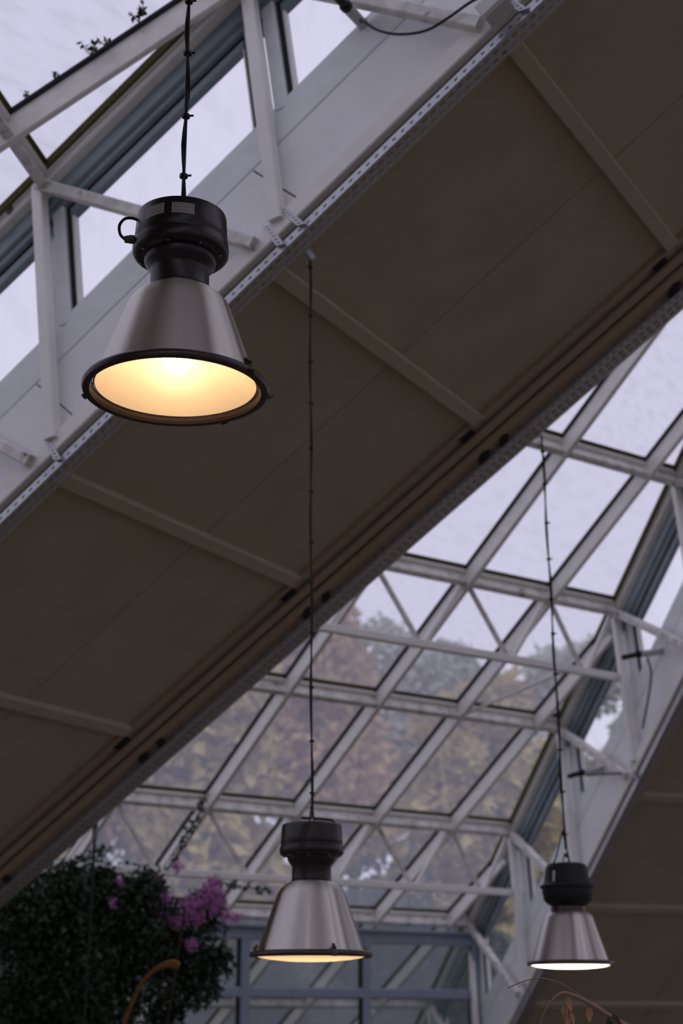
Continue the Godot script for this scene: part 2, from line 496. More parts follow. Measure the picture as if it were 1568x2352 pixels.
# the upright wall of a raised bay: beam, panels, sill, posts, braces, top chord, a window in each field
func bay_wall(called: String, az: float, sgn: float, tops: Array, detail: bool, label := "") -> void:
	var o := setting(called, label)
	var side := azd(az + 90.0) * sgn
	var first: Vector2 = tops[0]
	var last: Vector2 = tops[tops.size() - 1]
	var ra := first.x - 0.25
	var rb := last.x
	var ht := func(r: float) -> float: return lerpf(first.y, last.y, (r - first.x) / (last.x - first.x))
	var W := func(r: float, c: float, h: float) -> Vector3: return bp(az, r, c * sgn, h)
	if not detail:
		slab(o, "panel", [W.call(ra, 1.33, -0.1), W.call(rb, 1.33, -0.1), W.call(rb, 1.33, 0.75), W.call(ra, 1.33, 0.75)], side * 0.03, M.panel)
		sheet(o, "pane", [W.call(ra, 1.33, 0.75), W.call(rb, 1.33, 0.75), W.call(rb, 1.33, ht.call(rb)), W.call(ra, 1.33, ht.call(ra))], M.clear)
		return
	bar(o, "base_beam", W.call(ra, 1.365, 0.002), W.call(rb, 1.365, 0.002), side, 0.05, 0.092, M.paint)
	slab(o, "seam_backing", [W.call(ra, 1.292, 0.0), W.call(rb, 1.292, 0.0), W.call(rb, 1.292, 0.5), W.call(ra, 1.292, 0.5)], -side * 0.01, M.groove)
	bar(o, "base_channel", W.call(ra, 1.29, -0.035), W.call(rb, 1.29, -0.035), side, 0.10, 0.03, M.edge)
	# chord that carries the edge of the glass roof
	bar(o, "top_chord", W.call(ra, 1.36, ht.call(ra) + 0.045), W.call(rb, 1.36, ht.call(rb) + 0.045), side, 0.075, 0.105, M.bars)
	# head of the windows, stepped back towards the glass
	bar(o, "head_rail", W.call(ra, 1.315, ht.call(ra) - 0.035), W.call(rb, 1.315, ht.call(rb) - 0.035), side, 0.04, 0.13, M.shaded_head)
	bar(o, "head_rail", W.call(ra, 1.285, ht.call(ra) - 0.125), W.call(rb, 1.285, ht.call(rb) - 0.125), side, 0.05, 0.045, M.shaded_head)
	bar(o, "head_seal", W.call(ra, 1.262, ht.call(ra) - 0.160), W.call(rb, 1.262, ht.call(rb) - 0.160), side, 0.03, 0.030, M.gasket)
	bar(o, "head_rail", W.call(ra, 1.255, ht.call(ra) - 0.198), W.call(rb, 1.255, ht.call(rb) - 0.198), side, 0.05, 0.05, M.shaded_head)
	bar(o, "sill_rail", W.call(ra, 1.30, 0.585), W.call(rb, 1.30, 0.585), side, 0.05, 0.15, M.frame)
	bar(o, "sill_lip", W.call(ra, 1.275, 0.705), W.call(rb, 1.275, 0.705), side, 0.05, 0.075, M.frame)
	bar(o, "sill_seal", W.call(ra, 1.292, 0.498), W.call(rb, 1.292, 0.498), side, 0.03, 0.016, M.gasket)
	var prev := Vector2(ra - 0.6, ht.call(ra))
	for k in tops.size():
		var tp: Vector2 = tops[k]
		var foot := tp.x - 0.2
		# one field between the posts: panel, jambs, pane
		var f0: float = maxf(prev.x - 0.2, ra)
		var f1: float = foot
		if f1 - f0 > 0.3:
			slab(o, "panel", [W.call(f0 - 0.105, 1.325, 0.04), W.call(f1 - 0.112, 1.325, 0.04), W.call(f1 + 0.18, 1.325, 0.488), W.call(f0 + 0.187, 1.325, 0.488)], -side * 0.03, M.panel)
			var win := Node3D.new()
			win.name = "window"
			o.add_child(win, true)
			for e in [[f0, 1.0], [f1, -1.0]]:
				var x: float = e[0]
				var w: float = e[1]
				bar(win, "jamb", W.call(x + 0.095 + 0.05 * w, 1.275, 0.70), W.call(x + 0.19 + 0.05 * w, 1.275, ht.call(x) - 0.12), azd(az), 0.075, 0.07, M.frame)
				bar(win, "jamb_seal", W.call(x + 0.098 + 0.096 * w, 1.262, 0.72), W.call(x + 0.182 + 0.096 * w, 1.262, ht.call(x) - 0.16), azd(az), 0.018, 0.05, M.gasket)
				bar(win, "glazing_bead", W.call(x + 0.098 + 0.112 * w, 1.255, 0.72), W.call(x + 0.182 + 0.112 * w, 1.255, ht.call(x) - 0.16), azd(az), 0.016, 0.04, M.paint)
			sheet(win, "pane", [W.call(f0 + 0.08, 1.245, 0.70), W.call(f1 + 0.08, 1.245, 0.70), W.call(f1 + 0.18, 1.245, ht.call(f1) - 0.16), W.call(f0 + 0.18, 1.245, ht.call(f0) - 0.16)], M.clear)
		bar(o, "post", W.call(foot, 1.39, 0.02), W.call(tp.x, 1.39, tp.y + 0.02), azd(az), 0.068, 0.06, M.paint)
		if k > 0:
			bar(o, "brace", W.call(tp.x - 0.02, 1.41, tp.y - 0.01), W.call(prev.x - 0.2 + 0.11, 1.405, -0.005), azd(az), 0.060, 0.066, M.rusty)
		prev = tp

# the glass roof of a raised bay
func bay_roof(called: String, nu: Vector3, az: float, right_az: float, left_az: float, detail: bool, label := "", shift := 0.0) -> Node3D:
	var o := setting(called, label)
	var d := sloped(az)
	var b := azd(az + 90.0)
	var n := d.cross(b).normalized()
	if n.y < 0.0:
		n = -n
	var at := func(x: float, al: float, up: float) -> Vector3: return nu + b * x + d * al + n * up
	# where a row meets the walls at its two ends
	var edge := func(al: float, w_az: float, c: float) -> float:
		var wb := azd(w_az + 90.0)
		var p: Vector3 = nu + d * al
		return (wb.dot(AXIS) + c - wb.dot(p)) / wb.dot(b)
	var lo: float = ROWS[0]
	var hi: float = ROWS[ROWS.size() - 1]
	var outline := PackedVector2Array([Vector2(edge.call(lo, left_az, 1.37), lo), Vector2(edge.call(lo, right_az, -1.37), lo), Vector2(edge.call(hi, right_az, -1.37), hi), Vector2(edge.call(hi, left_az, 1.37), hi)])
	if not detail:
		var pts := []
		for v in outline:
			pts.append(at.call(v.x, v.y, 0.05))
		sheet(o, "pane", pts, M.clear)
		for i in ROWS.size():
			if i % 2 == 0:
				var al: float = ROWS[i]
				bar(o, "purlin", at.call(edge.call(al, left_az, 1.35), al, -0.02), at.call(edge.call(al, right_az, -1.35), al, -0.02), d, 0.07, 0.10, M.bars)
		return o
	for i in ROWS.size():
		var al: float = ROWS[i]
		var x0: float = edge.call(al, left_az, 1.35)
		var x1: float = edge.call(al, right_az, -1.35)
		bar(o, "purlin", at.call(x0, al, -0.022), at.call(x1, al, -0.022), d, 0.056, 0.115, M.rusty)
		bar(o, "glazing_sill", at.call(x0, al - 0.042, 0.025), at.call(x1, al - 0.042, 0.025), d, 0.04, 0.035, M.bars)
		bar(o, "moss_line", at.call(x0, al - 0.075, 0.045), at.call(x1, al - 0.075, 0.045), d, 0.030, 0.016, M.moss)
	var slope_r: float = (edge.call(1.0, right_az, -1.35) - edge.call(0.0, right_az, -1.35))
	var x_r: float = edge.call(0.0, right_az, -1.35)
	var slope_l: float = (edge.call(1.0, left_az, 1.35) - edge.call(0.0, left_az, 1.35))
	var x_l: float = edge.call(0.0, left_az, 1.35)
	for x_at in RAFTERS:
		var x: float = x_at + shift
		var start: float = maxf(lo, maxf((x - x_r) / slope_r, (x - x_l) / slope_l))
		if start > hi - 0.3:
			continue
		var rf := bar(o, "rafter", at.call(x, start, -0.028), at.call(x, hi, -0.028), b, 0.042, 0.135, M.bars)
		var ro: Vector3 = rf.position
		for s in [-1.0, 1.0]:
			bar(rf, "gasket", at.call(x + 0.030 * s, start, 0.038) - ro, at.call(x + 0.030 * s, hi, 0.038) - ro, b, 0.020, 0.022, M.gasket)
	# edge bars along the walls
	for e in [[left_az, 1.35, 1.0], [right_az, -1.35, -1.0]]:
		var p: Vector3 = at.call(edge.call(lo, e[0], e[1]), lo, 0.03)
		var q: Vector3 = at.call(edge.call(hi, e[0], e[1]), hi, 0.03)
		var inward: Vector3 = b * e[2]
		bar(o, "edge_gasket", p + inward * 0.075, q + inward * 0.075, b, 0.022, 0.04, M.moss)
		bar(o, "edge_bar", p + inward * 0.03, q + inward * 0.03, b, 0.07, 0.05, M.bars)
	# panes, cell by cell
	var xs := [-9.0]
	for x in RAFTERS:
		xs.append(x + shift)
	xs.append(9.0)
	var kinds := [M.glass, M.glass_b, M.glass_c]
	var count := 0
	for i in ROWS.size() - 1:
		for j in xs.size() - 1:
			var cell := PackedVector2Array([Vector2(xs[j], ROWS[i]), Vector2(xs[j + 1], ROWS[i]), Vector2(xs[j + 1], ROWS[i + 1]), Vector2(xs[j], ROWS[i + 1])])
			for poly in Geometry2D.intersect_polygons(cell, outline):
				var pts := []
				for v in poly:
					pts.append(at.call(v.x, v.y, 0.05))
				count += 1
				sheet(o, "pane", pts, kinds[(i * 5 + j * 3) % 3])
	return o

# where the posts of a wall reach the glass roof, as (r, h) in the strip's coordinates
func roof_tops(nu: Vector3, roof_az: float, wall_az: float, c: float) -> Array:
	var d := sloped(roof_az)
	var b := azd(roof_az + 90.0)
	var wb := azd(wall_az + 90.0)
	var o := []
	for al in ROWS:
		var p: Vector3 = nu + d * al
		var x: float = (wb.dot(AXIS) + c - wb.dot(p)) / wb.dot(b)
		p += b * x
		var r: float = (p - AXIS).dot(azd(wall_az))
		o.append(Vector2(r, p.y - (AXIS.y - r * T) - 0.03))
	return o

# lattice girder under a row of the glass roof
func truss(nu: Vector3, az: float, al: float, right_az: float, left_az: float, label: String) -> void:
	var d := sloped(az)
	var b := azd(az + 90.0)
	var centre := nu + d * al
	var o := thing("roof_truss", label, "truss", centre, "lattice girders under the glass roof")
	var wb := azd(right_az + 90.0)
	var x1: float = (wb.dot(AXIS) - 1.37 - wb.dot(centre)) / wb.dot(b)
	wb = azd(left_az + 90.0)
	var x0: float = (wb.dot(AXIS) + 1.37 - wb.dot(centre)) / wb.dot(b)
	var drop := 0.585
	var P := func(x: float, y: float) -> Vector3: return b * x - Vector3.UP * y
	bar(o, "bottom_chord", P.call(x0, drop), P.call(x1, drop), Vector3.UP, 0.062, 0.055, M.paint)
	var nodes := []
	for x in RAFTERS:
		if x > x0 + 0.1 and x < x1 - 0.02:
			nodes.append(x)
	nodes.append(x1 - 0.05)
	for i in nodes.size():
		var x: float = nodes[i]
		var mid_l: float = (x + (nodes[i - 1] if i > 0 else x0)) * 0.5
		bar(o, "web", P.call(x - 0.03, 0.06), P.call(mid_l + 0.03, drop - 0.02), azd(az), 0.034, 0.034, M.bars)
		if i < nodes.size() - 1:
			var mid_r: float = (x + nodes[i + 1]) * 0.5
			bar(o, "web", P.call(x + 0.03, 0.06), P.call(mid_r - 0.03, drop - 0.02), azd(az), 0.034, 0.034, M.rusty)

# ---------------------------------------------------------------- lamps
const SHADE := [[0.219, 0.018], [0.1765, 0.140], [0.1430, 0.236], [0.1360, 0.252], [0.1245, 0.268], [0.1080, 0.282], [0.0900, 0.2925], [0.078, 0.297]]

func prof(a: Array) -> Array:
	var o := []
	for p in a:
		o.append(Vector2(p[0], p[1]))
	return o

func clip(o: Node3D, ang: float, big: bool) -> void:
	var dirv := Vector3(cos(ang), 0, sin(ang))
	var tang := Vector3(-sin(ang), 0, cos(ang))
	var st := begin()
	add_bar(st, dirv * 0.236 + Vector3.UP * 0.030, dirv * 0.251 - Vector3.UP * 0.004, tang, 0.020, 0.007)
	add_bar(st, dirv * 0.230 + Vector3.UP * 0.040, dirv * 0.246 + Vector3.UP * 0.026, tang, 0.011, 0.010)
	add_bar(st, dirv * 0.246 - Vector3.UP * 0.002, dirv * (0.262 if big else 0.256) + Vector3.UP * 0.004, tang, 0.010, 0.006)
	put(o.get_node("rim"), "clip", st.commit(), M.brass if big else M.rim)

func cable_part(o: Node3D, base: Vector3, top: Vector3, rad: float, tie_gap: float, sway: float) -> void:
	var n := 14
	var pts := []
	var pts2 := []
	for i in n + 1:
		var f := float(i) / n
		var p := base.lerp(top, f)
		var w := sin(f * PI) * sway
		pts.append(p + Vector3(w + sin(f * 9.0) * sway * 0.2, 0, 0))
		pts2.append(p + Vector3(w + sin(f * 9.0) * sway * 0.2 + rad * 1.5 * cos(f * 21.0), 0, rad * 1.5 * sin(f * 21.0)))
	tube(o, "suspension_cable", smooth_path(pts, 2), [rad], M.cable)
	tube(o, "power_cable", smooth_path(pts2, 2), [rad * 0.8], M.cable)
	var y := 0.08
	var length := base.distance_to(top)
	while y < length:
		var f := y / length
		var p: Vector3 = base.lerp(top, f) + Vector3(sin(f * PI) * sway + sin(f * 9.0) * sway * 0.2, 0, 0)
		var st := begin()
		add_bar(st, p - Vector3.UP * rad, p + Vector3.UP * rad, Vector3.RIGHT, rad * 4.6, rad * 4.6, 0.3)
		add_bar(st, p, p + Vector3(rad * 4.5, rad * 0.5, 0), Vector3.UP, rad, rad)
		put(o, "cable_tie", st.commit(), M.cable)
		y += tie_gap * (0.85 + 0.3 * rng.randf())

func sticker(o: Node3D, a0: float, a1: float, y0: float, y1: float, tilt: float, seed_: int) -> void:
	var im := Image.create(128, 64, false, Image.FORMAT_RGB8)
	im.fill(Color(0.66, 0.64, 0.64))
	rng.seed = seed_
	for row in 6:
		var x := 6
		while x < 118:
			var w := rng.randi_range(3, 12)
			im.fill_rect(Rect2i(x, 7 + row * 9, mini(w, 122 - x), 3 if row % 2 == 0 else 2), Color(0.27, 0.25, 0.26))
			x += w + rng.randi_range(2, 5)
	var m := mat(Color.WHITE, 0.45)
	m.albedo_texture = ImageTexture.create_from_image(im)
	var st := begin()
	var k := 8
	for i in k:
		var vs := []
		for e in [[i, 0], [i + 1, 0], [i + 1, 1], [i, 1]]:
			var f: float = float(e[0]) / k
			var a := lerpf(a0, a1, f)
			var y := lerpf(y0, y1, float(e[1])) + tilt * f
			var rad := lerpf(0.1292, 0.1240, (y - 0.40) / 0.126) + 0.0006
			vs.append([Vector3(cos(a) * rad, y, sin(a) * rad), Vector2(f, 1.0 - e[1])])
		var nrm := Vector3(cos(lerpf(a0, a1, (i + 0.5) / k)), 0, sin(lerpf(a0, a1, (i + 0.5) / k)))
		for w in [[0, 1, 2], [0, 2, 3]]:
			var g: Vector3 = (vs[w[2]][0] - vs[w[0]][0]).cross(vs[w[1]][0] - vs[w[0]][0])
			var order: Array = w if g.dot(nrm) > 0.0 else [w[0], w[2], w[1]]
			for j in order:
				st.set_normal(nrm)
				st.set_uv(vs[j][1])
				st.add_vertex(vs[j][0])
	put(o.get_node("housing"), "rating_label", st.commit(), m)

func bulb(o: Node3D, y: float, glow: Color, strength: float, light: float, col: Color) -> void:
	var m := mat(Color(1, 0.95, 0.85), 0.4)
	m.emission_enabled = true
	m.emission = glow
	m.emission_energy_multiplier = strength
	var g := put(o, "bulb", lathe(prof([[0.0005, -0.11], [0.022, -0.103], [0.037, -0.080], [0.043, -0.050], [0.040, -0.015], [0.028, 0.020], [0.020, 0.045], [0.019, 0.060], [0.0005, 0.061]]), 32), m)
	g.position = Vector3(0, y, 0)
	put(o, "lamp_holder", lathe(prof([[0.0005, y + 0.055], [0.026, y + 0.055], [0.028, y + 0.10], [0.0005, y + 0.10]]), 24), M.black_matt)
	var l := OmniLight3D.new()
	l.name = "bulb_light"
	l.light_color = col
	l.light_energy = light
	l.light_size = 0.035
	l.omni_range = 40.0
	l.omni_attenuation = 2.0
	l.shadow_enabled = true
	o.add_child(l)
	l.position = Vector3(0, y - 0.05, 0)

func bell_lamp(label: String, at: Vector3, turn: float, frosted: bool) -> Node3D:
	var o := thing("pendant_lamp", label, "lamp", at, "industrial pendant lamps")
	o.rotation.y = turn
	put(o, "shade", lathe(prof(SHADE), 128), M.alu)
	var inner := []
	for p in SHADE:
		inner.append(Vector2(maxf(p[0] - 0.004, 0.03), p[1] - 0.002))
	inner.reverse()
	inner.insert(0, Vector2(0.03, 0.292))
	put(o, "reflector", lathe(inner, 96), M.reflector)
	put(o, "rim", lathe(prof([[0.222, 0.021], [0.236, 0.021], [0.245, 0.017], [0.249, 0.011], [0.249, 0.004], [0.246, -0.002], [0.236, -0.004], [0.228, -0.002], [0.226, 0.004], [0.2235, 0.010], [0.2215, 0.020]]), 128), M.rim)
	if frosted:
		put(o, "glass", lathe(prof([[0.0005, -0.020], [0.10, -0.017], [0.17, -0.010], [0.205, -0.004], [0.226, 0.004]]), 96), M.frost)
	else:
		put(o, "glass", lathe(prof([[0.0005, -0.004], [0.12, -0.002], [0.19, 0.002], [0.226, 0.006]]), 96), M.lens)
	put(o, "neck", lathe(prof([[0.070, 0.292], [0.083, 0.294], [0.084, 0.300], [0.0805, 0.304], [0.0800, 0.352], [0.083, 0.360], [0.094, 0.372], [0.099, 0.382], [0.100, 0.396], [0.112, 0.398]]), 96), M.black)
	var hs := put(o, "housing", lathe(prof([[0.060, 0.396], [0.100, 0.393], [0.118, 0.396], [0.127, 0.401], [0.1315, 0.408], [0.1325, 0.424], [0.1310, 0.434], [0.1275, 0.437], [0.1270, 0.446], [0.1285, 0.449], [0.1265, 0.470], [0.1240, 0.515], [0.1215, 0.523], [0.115, 0.526], [0.040, 0.528], [0.0005, 0.528]]), 128), M.black)
	for k in 8:
		var a := TAU * k / 8.0 + 0.2
		var st := begin()
		add_bar(st, Vector3(cos(a) * 0.113, 0.392, sin(a) * 0.113), Vector3(cos(a) * 0.113, 0.398, sin(a) * 0.113), Vector3.RIGHT, 0.007, 0.007, 0.3)
		put(hs, "screw", st.commit(), M.steel)
	return o

func top_hook(o: Node3D, y: float) -> void:
	var st := begin()
	var ring := []
	for k in 13:
		var a := TAU * k / 12.0
		ring.append(Vector3(cos(a) * 0.016, y + 0.018 + sin(a) * 0.018, 0.0))
	add_tube(st, ring, [0.004], 6)
	add_bar(st, Vector3(-0.022, y + 0.002, 0), Vector3(0.022, y + 0.002, 0), Vector3.UP, 0.006, 0.03)
	put(o, "hook", st.commit(), M.steel)
	var st2 := begin()
	add_bar(st2, Vector3(0, y + 0.030, 0), Vector3(0, y + 0.052, 0), Vector3.RIGHT, 0.022, 0.016, 0.3)
	put(o, "cable_clamp", st2.commit(), M.brass)

# ---------------------------------------------------------------- plants
func add_leaf(st: SurfaceTool, p: Vector3, dirv: Vector3, up: Vector3, length: float, width: float, bend := 0.25) -> void:
	var d := dirv.normalized()
	var s := d.cross(up).normalized()
	var n := s.cross(d).normalized()
	var tip := p + d * length - n * length * bend
	var a := p + d * length * 0.45 + s * width * 0.5
	var b := p + d * length * 0.45 - s * width * 0.5
	var m := p + d * length * 0.45 - n * width * 0.15
	tri(st, p, a, m)
	tri(st, p, m, b)
	tri(st, a, tip, m)
	tri(st, m, tip, b)

func add_ovate(st: SurfaceTool, dirv: Vector3, up: Vector3, length: float, width: float, curl: float) -> void:
	var d := dirv.normalized()
	var s := d.cross(up).normalized()
	var n := s.cross(d).normalized()
	var rows := []
	for i in 7:
		var f := i / 6.0
		var w := width * 0.5 * pow(sin(PI * pow(f, 0.75)), 0.8) * (1.0 + 0.12 * sin(f * 17.0))
		var mid := d * length * f - n * length * curl * f * f
		rows.append([mid + s * w + n * w * 0.5, mid, mid - s * w + n * w * 0.35])
	for i in 6:
		for k in 2:
			quad(st, rows[i][k], rows[i][k + 1], rows[i + 1][k + 1], rows[i + 1][k])

func rnd_dir() -> Vector3:
	var z := rng.randf_range(-1, 1)
	var a := rng.randf() * TAU
	var s := sqrt(1.0 - z * z)
	return Vector3(s * cos(a), z, s * sin(a))

func tree(label: String, at: Vector3, height: float, spread: float, kind: int, seed_: int) -> void:
	rng.seed = seed_
	var o := thing("tree", label, "tree", at, "trees on the slope outside")
	tube(o, "trunk", [Vector3.ZERO, Vector3(0.1, height * 0.35, 0), Vector3(-0.1, height * 0.7, 0.1)], [0.28, 0.2, 0.1], M.bark)
	var st := begin()
	for c in 16:
		var f := rng.randf()
		var cc := Vector3(rng.randf_range(-1, 1) * spread * 0.7, height * lerpf(0.32, 0.95, f), rng.randf_range(-1, 1) * spread * 0.7) * Vector3(1.0 - 0.5 * f, 1, 1.0 - 0.5 * f)
		var rad := spread * rng.randf_range(0.28, 0.5)
		for k in 420:
			var p := cc + rnd_dir() * rad * sqrt(rng.randf_range(0.3, 1.0))
			add_leaf(st, p, rnd_dir() - Vector3.UP * 0.3, rnd_dir(), rng.randf_range(0.3, 0.6), rng.randf_range(0.22, 0.42))
	var cr := put(o, "crown", st.commit(), M.crowns[kind])
	cr.set_meta("kind", "stuff")

func shrub(label: String, at: Vector3, height: float, width: float, seed_: int) -> void:
	rng.seed = seed_
	var o := thing("shrub", label, "shrub", at, "shrubs close outside the glass")
	for k in 4:
		tube(o, "stem", [Vector3(rng.randf_range(-0.2, 0.2), 0, 0), Vector3(rng.randf_range(-0.6, 0.6), height * 0.7, rng.randf_range(-0.3, 0.3))], [0.03, 0.015], M.bark, 6)
	var st := begin()
	for k in 2600:
		var p := rnd_dir() * pow(rng.randf(), 0.45)
		p = Vector3(p.x * width * 0.5, height * 0.5 + p.y * height * 0.5, p.z * 0.7)
		add_leaf(st, p, rnd_dir(), rnd_dir(), rng.randf_range(0.12, 0.24), rng.randf_range(0.08, 0.14))
	var cr := put(o, "foliage", st.commit(), M.hedge)
	cr.set_meta("kind", "stuff")

func weed(label: String, at: Vector3, size: float, brown: bool, seed_: int, up: Vector3) -> void:
	rng.seed = seed_
	var o := thing("weed", label, "weed", at, "small weeds rooted in the glazing joints")
	for k in 4:
		var d := (up + rnd_dir() * 0.7).normalized() * size * rng.randf_range(0.5, 1.0)
		tube(o, "stem", [Vector3.ZERO, d * 0.5 + rnd_dir() * size * 0.08, d], [0.003, 0.003, 0.002], M.weed_brown if brown else M.weed, 5)
		var st := begin()
		for j in 5:
			add_leaf(st, d * rng.randf_range(0.5, 1.0), rnd_dir(), rnd_dir(), size * 0.35, size * 0.2)
		put(o, "leaves", st.commit(), M.weed_brown if brown else M.weed)

# ================================================================ the scene
func _ready() -> void:
	rng.seed = 1
	# camera: 50 mm class lens held upright, tilted up, focused on the nearest lamp
	var cam := Camera3D.new()
	cam.name = "camera"
	add_child(cam)
	cam.position = Vector3(0, 1.6, 0)
	cam.rotation_degrees = Vector3(18.275, 0, 0)
	var attr := CameraAttributesPhysical.new()
	attr.frustum_focal_length = 35.786
	attr.frustum_focus_distance = 4.15
	attr.exposure_aperture = 2.2
	attr.frustum_near = 0.05
	attr.frustum_far = 400.0
	cam.attributes = attr
	cam.current = true

	# overcast sky
	var env := Environment.new()
	env.background_mode = Environment.BG_SKY
	var sm := ProceduralSkyMaterial.new()
	sm.sky_top_color = Color(0.80, 0.79, 0.875)
	sm.sky_horizon_color = Color(0.80, 0.79, 0.875)
	sm.ground_bottom_color = Color(0.20, 0.20, 0.20)
	sm.ground_horizon_color = Color(0.28, 0.28, 0.28)
	sm.sun_angle_max = 0.0
	var sky := Sky.new()
	sky.sky_material = sm
	env.sky = sky
	env.background_energy_multiplier = 0.86
	env.tonemap_mode = Environment.TONE_MAPPER_LINEAR
	env.tonemap_exposure = 1.5
	env.sdfgi_enabled = true
	env.ssao_enabled = true
	env.ssil_enabled = true
	var we := WorldEnvironment.new()
	we.name = "environment"
	we.environment = env
	add_child(we)

	make_materials()
	build_setting()
	build_fittings()
	build_lamps()
	build_plants()
	build_outside()

func build_setting() -> void:
	var fl := setting("floor")
	var pts := []
	for k in 32:
		var a := TAU * k / 32.0
		pts.append(Vector3(AXIS.x + cos(a) * 17.0, -0.1, AXIS.z + sin(a) * 17.0))
	slab(fl, "ground", pts, Vector3.UP * 0.1, M.floor)
	# strips
	strip(AZ_MID, true, "ceiling", "dark opaque roof strip with battens crossing the picture")
	strip(AZ_FAR, true, "ceiling", "dark opaque roof strip at the lower right")
	var others := [AZ_NEAR, -149.2, 165.8, 120.8, 75.3, 29.8]
	for az in others:
		strip(az, false, "ceiling", "")
	# unseen cap over the middle, made of glass to add daylight inside
	var cap := setting("window_9")
	for k in 16:
		var a0 := TAU * k / 16.0
		var a1 := TAU * (k + 1) / 16.0
		var e := 3.6
		var p0 := AXIS + Vector3(cos(a0) * e, -e * T + 0.9, sin(a0) * e)
		var p1 := AXIS + Vector3(cos(a1) * e, -e * T + 0.9, sin(a1) * e)
		sheet(cap, "pane", [AXIS + Vector3(0, 0.9, 0), p0, p1], M.clear)
		bar(cap, "rafter", AXIS + Vector3(0, 0.86, 0), p0 - Vector3.UP * 0.04, Vector3.UP.cross(p0 - AXIS), 0.07, 0.07, M.bars)
	# raised bays
	var nu_far := bp(AZ_FAR, 8.931, -1.35, 1.455)
	var az_far_roof := -35.4
	bay_roof("window_1", nu_far, az_far_roof, AZ_FAR, AZ_MID, true, "glass roof with grey rafters at the right")
	bay_wall("wall_right", AZ_FAR, -1.0, roof_tops(nu_far, az_far_roof, AZ_FAR, -1.35), true, "upright window wall above the far strip")
	bay_wall("wall_middle", AZ_MID, 1.0, roof_tops(nu_far, az_far_roof, AZ_MID, 1.35), false)
	var az_left_roof := AZ_MID - 20.2
	var nu_left := bp(AZ_MID, 9.085, -1.35, 1.640)
	bay_roof("window_2", nu_left, az_left_roof, AZ_MID, AZ_NEAR, true, "glass roof at the upper left with moss along a bar", -0.155)
	bay_wall("wall_left", AZ_MID, -1.0, roof_tops(nu_left, az_left_roof, AZ_MID, -1.35), true, "upright window wall behind the lit lamp")
	bay_wall("wall_near", AZ_NEAR, 1.0, roof_tops(nu_left, az_left_roof, AZ_NEAR, 1.35), false)
	var ring := [AZ_FAR, 29.8, 75.3, 120.8, 165.8, -149.2 + 360.0, AZ_NEAR + 360.0]
	for i in ring.size() - 1:
		var right: float = ring[i + 1]
		var left: float = ring[i]
		var nu := bp(right, 8.931, -1.35, 1.5)
		var raz := right - 20.2
		bay_roof("window_%d" % (i + 3), nu, raz, right, left, false)
		bay_wall("wall_bay_right", right, -1.0, roof_tops(nu, raz, right, -1.35), false)
		bay_wall("wall_bay_left", left, 1.0, roof_tops(nu, raz, left, 1.35), false)
	truss(nu_far, az_far_roof, 0.0, AZ_FAR, AZ_MID, "upper white lattice girder under the glass roof")
	truss(nu_far, az_far_roof, 2.822, AZ_FAR, AZ_MID, "lower white lattice girder behind the middle lamp's black housing")
	# a thin stay between the two girders
	var stay := thing("roof_stay", "thin grey stay running below the upper lattice girder", "stay", nu_far)
	var dd := sloped(az_far_roof)
	var bb := azd(az_far_roof + 90.0)
	bar(stay, "rod", dd * 1.403 + bb * -0.80 - Vector3.UP * 0.05, bb * 0.0 + bb * -0.55 - Vector3.UP * 0.56 + dd * 0.0, bb, 0.022, 0.022, M.bars)
	back_wall(nu_far, az_far_roof)
	# low outer walls that close the bays towards the ground
	var ow := setting("wall_outer")
	for k in 24:
		var a0 := TAU * k / 24.0
		var a1 := TAU * (k + 1) / 24.0
		var e := 16.4
		slab(ow, "plinth", [AXIS * Vector3(1, 0, 1) + Vector3(cos(a0) * e, 0, sin(a0) * e), AXIS * Vector3(1, 0, 1) + Vector3(cos(a1) * e, 0, sin(a1) * e), AXIS * Vector3(1, 0, 1) + Vector3(cos(a1) * e, 0.9, sin(a1) * e), AXIS * Vector3(1, 0, 1) + Vector3(cos(a0) * e, 0.9, sin(a0) * e)], Vector3(cos(a0), 0, sin(a0)) * 0.2, M.roof)

# glazed screen across the bay below the lowest visible purlin
func back_wall(nu: Vector3, az: float) -> void:
	var o := setting("wall_back", "grey window screen with panes at the bottom")
	var b := azd(az + 90.0)
	var d := azd(az)
	var base := nu + sloped(az) * 4.20
	var P := func(x: float, y: float) -> Vector3: return Vector3(base.x, 0, base.z) + b * x + Vector3.UP * y
	var x0 := -5.7
	var x1 := 1.34
	bar(o, "header", P.call(x0, 2.318), P.call(x1, 2.318), Vector3.UP, 0.105, 0.07, M.part)
	bar(o, "header_cap", P.call(x0, 2.385) - d * 0.03, P.call(x1, 2.385) - d * 0.03, Vector3.UP, 0.03, 0.10, M.part)
	bar(o, "transom", P.call(x0, 1.806), P.call(x1, 1.806), Vector3.UP, 0.092, 0.08, M.part)
	bar(o, "transom", P.call(x0, 0.9), P.call(x1, 0.9), Vector3.UP, 0.092, 0.08, M.part)
	var ms := [-5.65, -4.17, -2.80, -1.427, -0.067, 1.286]
	for i in ms.size():
		bar(o, "mullion", P.call(ms[i], 0.0), P.call(ms[i], 2.30), b, 0.098, 0.09, M.part)
		bar(o, "mullion_seal", P.call(ms[i] - 0.057, 0.0) , P.call(ms[i] - 0.057, 2.27), b, 0.014, 0.05, M.gasket)
		if i > 0:
			for y in [[0.0, 0.86], [0.94, 1.76], [1.85, 2.27]]:
				sheet(o, "pane", [P.call(ms[i - 1] + 0.05, y[0]), P.call(ms[i] - 0.05, y[0]), P.call(ms[i] - 0.05, y[1]), P.call(ms[i - 1] + 0.05, y[1])], M.pane)
	sheet(o, "pane", [P.call(x0, 2.37), P.call(x1, 2.37), P.call(x1, 2.50), P.call(x0, 2.50)], M.pane)

